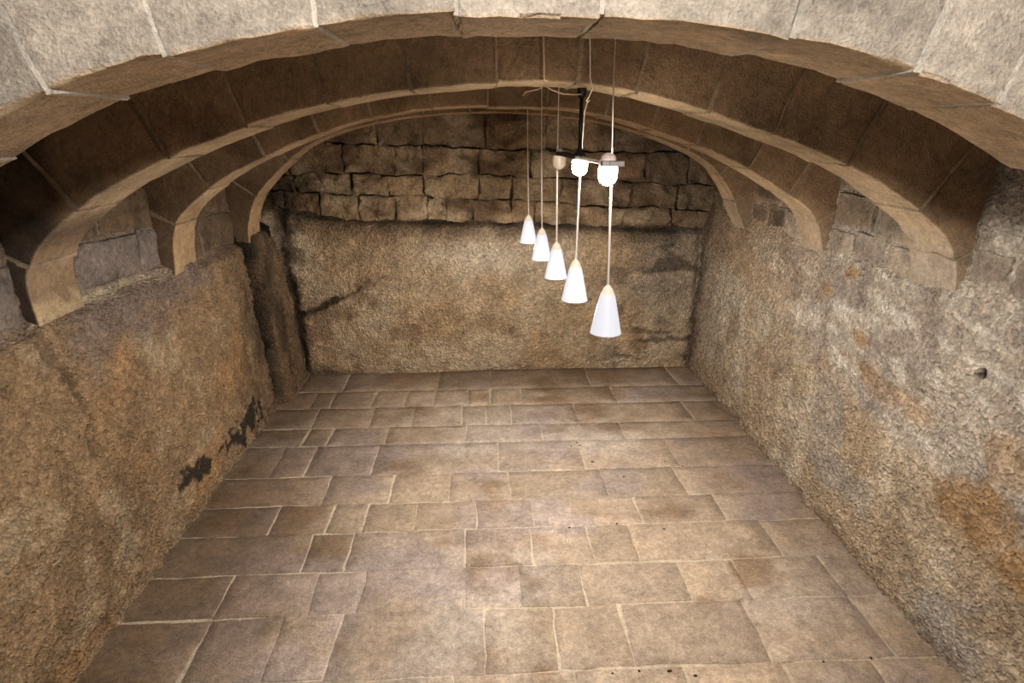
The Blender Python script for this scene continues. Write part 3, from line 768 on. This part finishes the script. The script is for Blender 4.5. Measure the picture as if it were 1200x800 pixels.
# ================================================================== PENDANT LAMPS
SHADE_H, SHADE_R = 0.215, 0.079
SH = [(0.34, 1.0), (0.44, 0.94), (0.51, 0.86), (0.58, 0.75), (0.67, 0.58), (0.78, 0.39), (0.90, 0.17), (0.975, 0.03), (1.0, 0.0)]
def pendant(x, y, zrim, top_path, label, r_low=0.0062, r_up=0.003, split=2.9):
    root = tag(empty('pendant_lamp', (x, y, zrim)), label, 'pendant lamp', 'white cone pendant lamps hung in a row')
    outer = [(r * SHADE_R, z * SHADE_H) for r, z in SH]
    inner = [(max(r * SHADE_R - 0.004, 0.004), z * SHADE_H - (0.004 if z > 0.02 else 0)) for r, z in SH][::-1]
    V, F = lathe((x, y, zrim), outer + inner, 40, closed=True)
    shade = mesh_obj('shade', V, F, M_SHADE, root)
    cap = [(0.36 * SHADE_R + 0.0006, SHADE_H), (0.33 * SHADE_R, SHADE_H + 0.009), (0.24 * SHADE_R, SHADE_H + 0.021), (0.13 * SHADE_R, SHADE_H + 0.030), (0.006, SHADE_H + 0.038)]
    cap = [(0.44 * SHADE_R + 0.0008, 0.94 * SHADE_H)] + cap
    V, F = lathe((x, y, zrim), cap, 32)
    mesh_obj('cap', V, [f[::-1] for f in F], M_CAP, shade)
    zt = zrim + SHADE_H + 0.034
    pts = [(x, y, zt)] + top_path
    rad = [r_low if p[2] < split else r_up for p in pts]
    V, F = tube(pts, rad, 8)
    mesh_obj('cord', V, F, M_CORD, root)
    l = bpy.data.lights.new('lamp_light', 'POINT'); l.shadow_soft_size = 0.03; l.energy = PENDANT_W; l.color = (1.0, 0.93, 0.84)
    lo = bpy.data.objects.new('lamp_light', l); col.objects.link(lo); lo.parent = root; lo.location = (0, 0, -0.014)
Zr = 2.027
pendant(0.622, 2.87, Zr, [(0.612, 2.87, 2.7), (0.607, 2.87, 2.89), (0.606, 2.87, 2.92), (0.596, 2.868, 3.2), (0.590, 2.87, 3.99)],
        'white pendant lamp hanging by the brightest bulb, between the pale arch and the lamp-rod arch')
hook = [(0.562, 3.5, 2.7), (0.566, 3.5, 2.83), (0.568, 3.5, 2.93), (0.572, 3.48, 3.10), (0.580, 3.455, 3.145), (0.584, 3.42, 3.152), (0.572, 3.375, 3.150), (0.555, 3.335, 3.146), (0.560, 3.285, 3.165), (0.572, 3.262, 3.20), (0.558, 3.262, 3.25), (0.548, 3.262, 3.45), (0.546, 3.27, 3.99)]
pendant(0.556, 3.50, Zr, hook, 'white pendant lamp on the cord that loops under the black rod, passing the middle bulb')
pendant(0.512, 4.09, Zr, [(0.505, 4.09, 2.7), (0.503, 4.09, 2.89), (0.503, 4.09, 2.92), (0.500, 4.09, 3.99)],
        'white pendant lamp in the middle of the row of five, below the unlit bulb')
pendant(0.472, 4.72, Zr, [(0.462, 4.72, 2.7), (0.458, 4.72, 2.95), (0.445, 4.72, 3.99)],
        'white pendant lamp next to the one at the back-wall end of the row', 0.0056)
pendant(0.425, 5.49, Zr, [(0.415, 5.49, 2.7), (0.41, 5.49, 2.95), (0.40, 5.49, 3.99)],
        'white pendant lamp at the end of the row beside the back wall', 0.0056)

# ================================================================== LAMP BAR on its rod
bar_root = tag(empty('lamp_bar', (0.545, 3.43, 2.86)), 'black and steel bar with three capsule bulbs hung on a black rod', 'light fixture')
V, F = tube([(0.545, 3.43, 2.87), (0.545, 3.43, 3.185)], 0.011, 10); mesh_obj('rod', V, F, M_BLACK, bar_root)
V, F = lathe((0.545, 3.43, 2.868), [(0.034, 0), (0.032, 0.012), (0.018, 0.022), (0.012, 0.045), (0.010, 0.05)], 20); mesh_obj('rod_foot', V, [f[::-1] for f in F], M_BLACK, bar_root)
V, F = lathe((0.545, 3.43, 3.165), [(0.012, 0), (0.022, 0.008), (0.026, 0.02), (0.026, 0.05)], 20); mesh_obj('ceiling_mount', V, [f[::-1] for f in F], M_BLACK, bar_root)
def bar_piece(name, ya, yb_, mat, wdt, h):
    f = lambda yy: 0.577 + (yy - 2.80) * (0.507 - 0.577) / (4.02 - 2.80)
    V = []
    for yy in (ya, yb_):
        for dx, dz in ((-wdt, -h), (wdt, -h), (wdt, h), (-wdt, h)):
            V.append((f(yy) + dx, yy, 2.862 + dz))
    F = [(0, 1, 2, 3), (7, 6, 5, 4), (0, 4, 5, 1), (1, 5, 6, 2), (2, 6, 7, 3), (3, 7, 4, 0)]
    o = mesh_obj(name, V, F, mat, bar_root, smooth=False)
    bv = o.modifiers.new('edge', 'BEVEL'); bv.width = 0.003; bv.segments = 2
bar_piece('black_rail', 3.27, 4.07, M_BLACK, 0.017, 0.013)
bar_piece('steel_rail', 2.70, 3.28, M_CHROME, 0.019, 0.011)
bar_piece('rail_end', 2.71, 2.74, M_CHROME, 0.05, 0.012)
def bulb(xx, yy, mat, label, hs=1.0):
    h_ = [(0.036, 0.0), (0.036, 0.010), (0.032, 0.022), (0.022, 0.032), (0.010, 0.036)]
    h_ = [(r_ * hs, z_ * hs) for r_, z_ in h_]
    V, F = lathe((xx, yy, 2.870), h_, 24); ho = mesh_obj('bulb_holder', V, [f[::-1] for f in F], M_HOLDER, bar_root)
    R_ = 0.043
    b_ = [(R_ * 0.96, -0.002), (R_, -0.010), (R_, -0.046)] + [(R_ * math.cos(t), -0.046 - 0.042 * math.sin(t)) for t in np.linspace(0.25, 1.5, 7)]
    V, F = lathe((xx, yy, 2.849), b_, 28); bo = mesh_obj('bulb', V, F, mat, ho)
    bo['label'] = label
bulb(0.577, 2.80, M_BULB_HOT, 'brightly lit white bulb')
bulb(0.548, 3.43, M_BULB_WARM, 'lit white bulb', 0.6)
bulb(0.507, 4.02, M_BULB_OFF, 'unlit frosted bulb', 0.6)

# ================================================================== loose cable on the arch
cab = tag(empty('electric_cable', (0.325, 3.285, 3.21)), 'thin pale cable dropping down the arch face and splitting along its underside', 'cable')
V, F = tube([(0.318, 3.275, 3.99), (0.319, 3.272, 3.45), (0.327, 3.268, 3.215)], 0.0032, 6); mesh_obj('drop_wire', V, F, M_WIRE, cab)
V, F = tube([(0.327, 3.268, 3.215), (0.30, 3.29, 3.20), (0.27, 3.34, 3.195), (0.245, 3.45, 3.195), (0.25, 3.72, 3.19)], 0.003, 6); mesh_obj('branch_wire', V, F, M_WIRE, cab)
V, F = tube([(0.327, 3.268, 3.215), (0.37, 3.285, 3.195), (0.43, 3.33, 3.180), (0.49, 3.36, 3.178), (0.54, 3.40, 3.182)], 0.003, 6); mesh_obj('branch_wire', V, F, M_WIRE, cab)

# ================================================================== crumbs of dirt on the paving
rd = random.Random(21)
for (px, py) in ((0.86, 5.28), (0.93, 5.36), (0.95, 5.30), (1.21, 4.72), (1.26, 4.70), (0.90, 5.02), (1.02, 4.98), (1.72, 4.95), (1.86, 4.86), (1.05, 4.02), (0.66, 3.99), (1.41, 3.93), (0.72, 2.62), (0.88, 2.63), (1.06, 2.62), (1.2, 2.58), (2.0, 2.64), (2.3, 2.65)):
    Q, F = lattice(2, 2, 2)
    d = Q - 0.5; d = d / np.linalg.norm(d, axis=1, keepdims=True)
    a, b, c_ = rd.uniform(0.006, 0.017), rd.uniform(0.005, 0.010), rd.uniform(0.003, 0.006)
    V = d * np.array([a, b, c_]) * (1 + 0.4 * fbm(d + px * 9, 2.3, 2, 801))[:, None] + np.array([px, py, 0.0035])
    o = mesh_obj('dirt_crumb', V, F, M_DIRT)
    tag(o, 'tiny dark crumb of dirt lying on the stone paving', 'dirt', 'crumbs of dirt on the paving')
